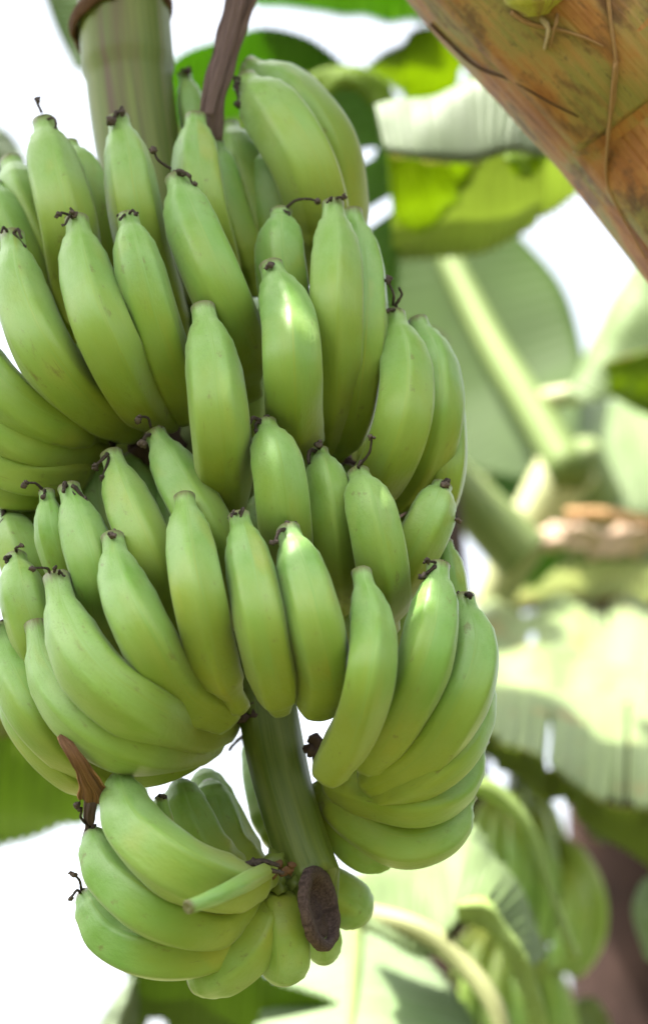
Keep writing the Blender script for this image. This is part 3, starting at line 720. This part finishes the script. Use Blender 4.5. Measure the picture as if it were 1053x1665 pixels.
# --- behind on the right: V of bright leaf stalks, brown trunk low in the corner
cr = P(935, 745, 3.15)
plR = thing('banana_plant', 'sunlit plant on the right, pale leaf stalks in a V above brown trunk', 'banana plant', Vector((P(1085, 1665, 4.1).x, P(1085, 1665, 4.1).y, 0)))
stem(plR, plR.location.copy(), P(1010, 850, 4.1), .26, .14, 'brown_trunk', ((.25, .5, -2.4, -.2, .012, 11), (.3, .6, -.4, 1.5, .015, 12)), bow=.0, smat='brown_trunk')
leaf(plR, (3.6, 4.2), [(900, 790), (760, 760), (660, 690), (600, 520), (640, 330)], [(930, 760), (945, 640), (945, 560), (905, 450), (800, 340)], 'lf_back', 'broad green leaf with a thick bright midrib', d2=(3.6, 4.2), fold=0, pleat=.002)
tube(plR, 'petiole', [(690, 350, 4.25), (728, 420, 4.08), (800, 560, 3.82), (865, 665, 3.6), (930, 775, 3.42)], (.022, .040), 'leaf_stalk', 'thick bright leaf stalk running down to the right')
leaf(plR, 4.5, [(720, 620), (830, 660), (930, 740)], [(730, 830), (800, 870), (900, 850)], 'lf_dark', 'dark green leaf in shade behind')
tube(plR, 'petiole', [(770, 800, 4.1), (810, 755, 4.1), (855, 705, 4.1)], (.016, .012), 'petiole')
tube(plR, 'petiole', [(925, 755, 3.50), (885, 820, 3.48), (835, 905, 3.46), (790, 995, 3.45)], (.062, .036), 'petiole_pale')
tube(plR, 'petiole', [(715, 765, 3.3), (780, 830, 3.3), (850, 905, 3.3)], (.045, .055), 'petiole', 'thick pale green leaf stalk')
tube(plR, 'petiole', [(885, 650, 3.6), (940, 640, 3.55), (1000, 632, 3.5), (1100, 640, 3.45)], (.022, .016), 'petiole_pale')
leaf(plR, 3.4, [(1075, 380), (1010, 460), (955, 570), (915, 655)], [(1150, 450), (1090, 560), (1035, 625), (960, 660)], 'lf_cream', 'pale translucent drooping leaf', d2=3.3, fold=.03)
leaf(plR, 3.1, [(980, 590), (1030, 575), (1110, 560)], [(990, 640), (1040, 670), (1110, 690)], 'lf_lime', 'small yellow green leaf')
leaf(plR, 3.95, [(880, 650), (960, 650), (1110, 640)], [(915, 800), (985, 840), (1110, 845)], 'lf_cream', 'large pale leaf surface facing the sun', d2=3.6, fold=.04)
leaf(plR, 3.8, [(905, 780), (930, 760), (965, 770)], [(880, 850), (930, 870), (985, 850)], 'dead', 'rusty dead sheath', name='dead_sheath', U=30)
leaf(plR, 3.40, [(795, 905), (850, 855), (920, 850), (1000, 858), (1110, 850)], [(800, 912), (860, 905), (930, 900), (985, 912), (1110, 888)], 'lf_dead', 'dry cream and pink dead leaf', d2=3.36, fold=.03, fringe=.7, pleat=.010, npl=9)
tube(plR, 'dead_stalk', [(920, 838, 3.38), (990, 838, 3.36), (1080, 855, 3.34)], (.014, .01), 'fibre')
leaf(plR, 3.8, [(870, 885), (950, 895), (1110, 875)], [(800, 1005), (900, 990), (1000, 978), (1110, 988)], 'lf_old', 'olive leaf with orange edge', d2=3.45, fold=.02)
leaf(plR, 3.55, [(905, 870), (880, 900), (840, 950), (800, 1005)], [(925, 880), (905, 920), (860, 965), (815, 1010)], 'lf_green', None, U=30, W=8)
leaf(plR, 3.45, [(770, 1000), (880, 975), (980, 985), (1110, 985)], [(770, 1130), (900, 1150), (1000, 1145), (1110, 1130)], 'lf_sun', 'sun bleached leaf in full sun', d2=2.95, fold=.05, pleat=.012, npl=3, fringe=.2, holes=((.62, .65, .0, .5), (.25, .31, .55, 1.),), U=120, W=24)
leaf(plR, 3.2, [(600, 1060), (780, 1060), (880, 1050), (990, 1070), (1110, 1050)], [(600, 1190), (780, 1190), (900, 1190), (1000, 1200), (1110, 1200)], 'lf_sun', 'second sun bleached leaf under it', d2=2.75, fold=.04, pleat=.015, npl=6, U=120, W=24)
leaf(plR, 2.98, [(560, 1100), (700, 1108), (880, 1120), (1000, 1110), (1110, 1100)], [(560, 1195), (720, 1196), (860, 1230), (960, 1300), (1110, 1335)], 'lf_sun', 'glaring white sunlit leaf blade', d2=2.5, fold=.04, fringe=.22, U=130, W=26, holes=((.57, .585, .62, 1.), (.83, .84, .35, 1.)))
leaf(plR, 2.5, [(765, 1190), (860, 1226), (960, 1294), (1110, 1330)], [(775, 1225), (850, 1262), (950, 1330), (1110, 1450)], 'lf_olive', 'olive underside strip of the sunlit leaf', d2=2.6, fold=.02)
leaf(plR, 2.7, [(1085, 1400), (1040, 1440), (1028, 1490), (1050, 1560)], [(1110, 1450), (1090, 1500), (1080, 1520), (1100, 1560)], 'lf_pale', 'small pale leaf tip against the brown trunk', fold=.02, U=40)
leaf(plR, 2.3, [(735, 1258), (800, 1268), (862, 1332), (898, 1440), (940, 1550)], [(735, 1286), (792, 1298), (848, 1350), (888, 1448), (925, 1562)], 'lf_strip', 'narrow pale green curling leaf strip', d2=2.3, fold=.012, pleat=.002)
leaf(plR, 2.9, [(945, 1310), (975, 1330), (985, 1370)], [(950, 1345), (962, 1362), (980, 1372)], 'lf_sun', 'tiny sunlit leaf tip', U=24, W=8)
leaf(plR, 2.9, [(920, 1720), (926, 1640), (955, 1620)], [(1000, 1720), (990, 1660), (970, 1625)], 'lf_sun', 'sunlit leaf piece in the lower right corner', U=24, W=8)
tube(plR, 'petiole', [(938, 725, 3.62), (952, 800, 3.66), (985, 920, 3.75)], (.045, .11), 'petiole')
# --- second bunch hanging on that plant
b2 = thing('banana_bunch', 'smaller blurred bunch of green bananas hanging low on the right', 'banana bunch', P(850, 1300, 2.92))
V, F, A = [], [], []
sweep(V, F, A, [P(1000, 850, 3.9), P(930, 1000, 3.75), P(860, 1200, 3.2), P(845, 1480, 2.94), P(850, 1750, 2.9)], lambda t: .035 - .008 * t, 16, 40)
obj('stalk', V, F, MAT['stalk_low'], b2, A)
D2 = lambda y: 2.92
for i, (pts, wpx, off) in enumerate([
  ([(850, 1500), (850, 1440), (845, 1370), (840, 1290)], 50, (.13, .14, .05)), ([(888, 1530), (890, 1460), (880, 1380), (865, 1300)], 48, (.13, .14, .05)),
  ([(812, 1480), (808, 1420), (812, 1360), (825, 1290)], 44, (.09, .10, .03)), ([(930, 1580), (955, 1500), (945, 1430), (905, 1370)], 66, (.09, .13, .05)),
  ([(905, 1575), (925, 1530), (930, 1460), (900, 1380)], 60, (.14, .16, .07)), ([(780, 1440), (775, 1390), (790, 1330), (815, 1280)], 42, (.03, .04, .02)),
  ([(870, 1450), (890, 1390), (880, 1330), (860, 1280)], 44, (.02, .03, .0)), ([(905, 1420), (900, 1370), (885, 1320), (865, 1280)], 44, (.0, .03, .0)),
  ([(760, 1690), (762, 1640), (775, 1570), (800, 1500)], 46, (.12, .13, .05)), ([(810, 1720), (805, 1650), (815, 1580), (830, 1510)], 48, (.14, .15, .05)),
  ([(852, 1730), (850, 1660), (850, 1590), (848, 1520)], 48, (.15, .16, .06)), ([(895, 1720), (900, 1650), (885, 1580), (862, 1520)], 50, (.12, .13, .05)),
  ([(735, 1660), (738, 1610), (755, 1540), (790, 1490)], 42, (.06, .07, .03)), ([(930, 1730), (915, 1650), (895, 1590), (870, 1530)], 42, (.05, .07, .02))]):
    banana(b2, pts, wpx, off, seed=300 + i, D=D2, neck=ROUND, nseg=24, rings=26)
# --- low plant in front of it: pale sunlit leaves at the bottom
cb_ = P(640, 1900, 2.7)
plB = thing('banana_plant', 'low young plant below the bunch with wide pale green leaves and cream leaf stalks', 'banana plant', Vector((cb_.x, cb_.y, 0)))
stem(plB, plB.location.copy(), P(640, 1790, 2.7), .07, .055, 'brown_trunk', bow=.02)
leaf(plB, 2.35, [(560, 1440), (670, 1385), (760, 1340), (800, 1390), (860, 1560)], [(580, 1500), (690, 1560), (745, 1500), (790, 1480), (850, 1580)], 'lf_cream', 'wide pale leaf between the bunches', d2=2.15, fold=.03)
leaf(plB, 2.12, [(735, 1475), (790, 1462), (835, 1530), (870, 1610), (890, 1720)], [(745, 1500), (785, 1512), (820, 1560), (850, 1630), (870, 1720)], 'lf_strip', 'bright cream drooping leaf fold', d2=2.1, fold=.015, W=8)
tube(plB, 'petiole', [(590, 1490, 2.19), (680, 1513, 2.17), (745, 1560, 2.15), (800, 1630, 2.12), (830, 1720, 2.1)], (.017, .010), 'petiole_pale', 'cream leaf stalk')
leaf(plB, 2.2, [(560, 1500, 2.55), (490, 1550, 2.45), (430, 1640, 2.25), (380, 1760, 2.05)], [(590, 1500, 2.55), (690, 1560, 2.45), (760, 1650, 2.25), (800, 1760, 2.05)], 'lf_pale', 'large pale green leaf at the bottom', d2=2.3, mid=.44, mw=.014, midmat='petiole', fold=.03, pleat=.004, npl=14)
# --- plant on the left
plL = thing('banana_plant', 'plant at the left with broad green leaves against the white sky', 'banana plant', Vector((-.95, 2.3, 0)))
stem(plL, plL.location.copy(), Vector((-.92, 2.3, 2.0)), .10, .075, 'brown_trunk')
leaf(plL, 2.3, [(-260, 1230), (-100, 1120), (30, 1170), (150, 1240), (240, 1290)], [(-260, 1480), (-100, 1415), (10, 1372), (90, 1345), (235, 1295)], 'lf_mid', 'broad green leaf at the left edge', d2=2.6, fold=.04, pleat=.006)
leaf(plL, 2.2, [(-60, 1060), (0, 1090), (45, 1180)], [(-60, 1210), (0, 1200), (40, 1190)], 'lf_old', 'olive leaf tip', U=40)
leaf(plL, 2.2, [(212, 1520), (330, 1540), (450, 1590), (560, 1640)], [(205, 1760), (330, 1760), (460, 1760), (560, 1760)], 'lf_mid', 'green leaf with a round hole at the bottom', d2=2.45, fold=.03, U=120, W=40, holes=((.135, .47, .055, .105, 0),))
leaf(plL, 2.22, [(120, 1760), (165, 1660), (218, 1582)], [(215, 1760), (226, 1670), (224, 1590)], 'lf_wax', 'pale folded leaf underside at the bottom', fold=.03)
leaf(plL, 3.0, [(40, -120), (80, 20), (122, 115)], [(240, -120), (200, 20), (150, 125)], 'lf_pale', 'pale hazy leaf at the top left', fold=.02)
leaf(plL, 2.9, [(-120, 170), (0, 205), (48, 262)], [(-120, 330), (0, 290), (45, 275)], 'lf_wax', 'pale leaf tip near the left edge', fold=.02)
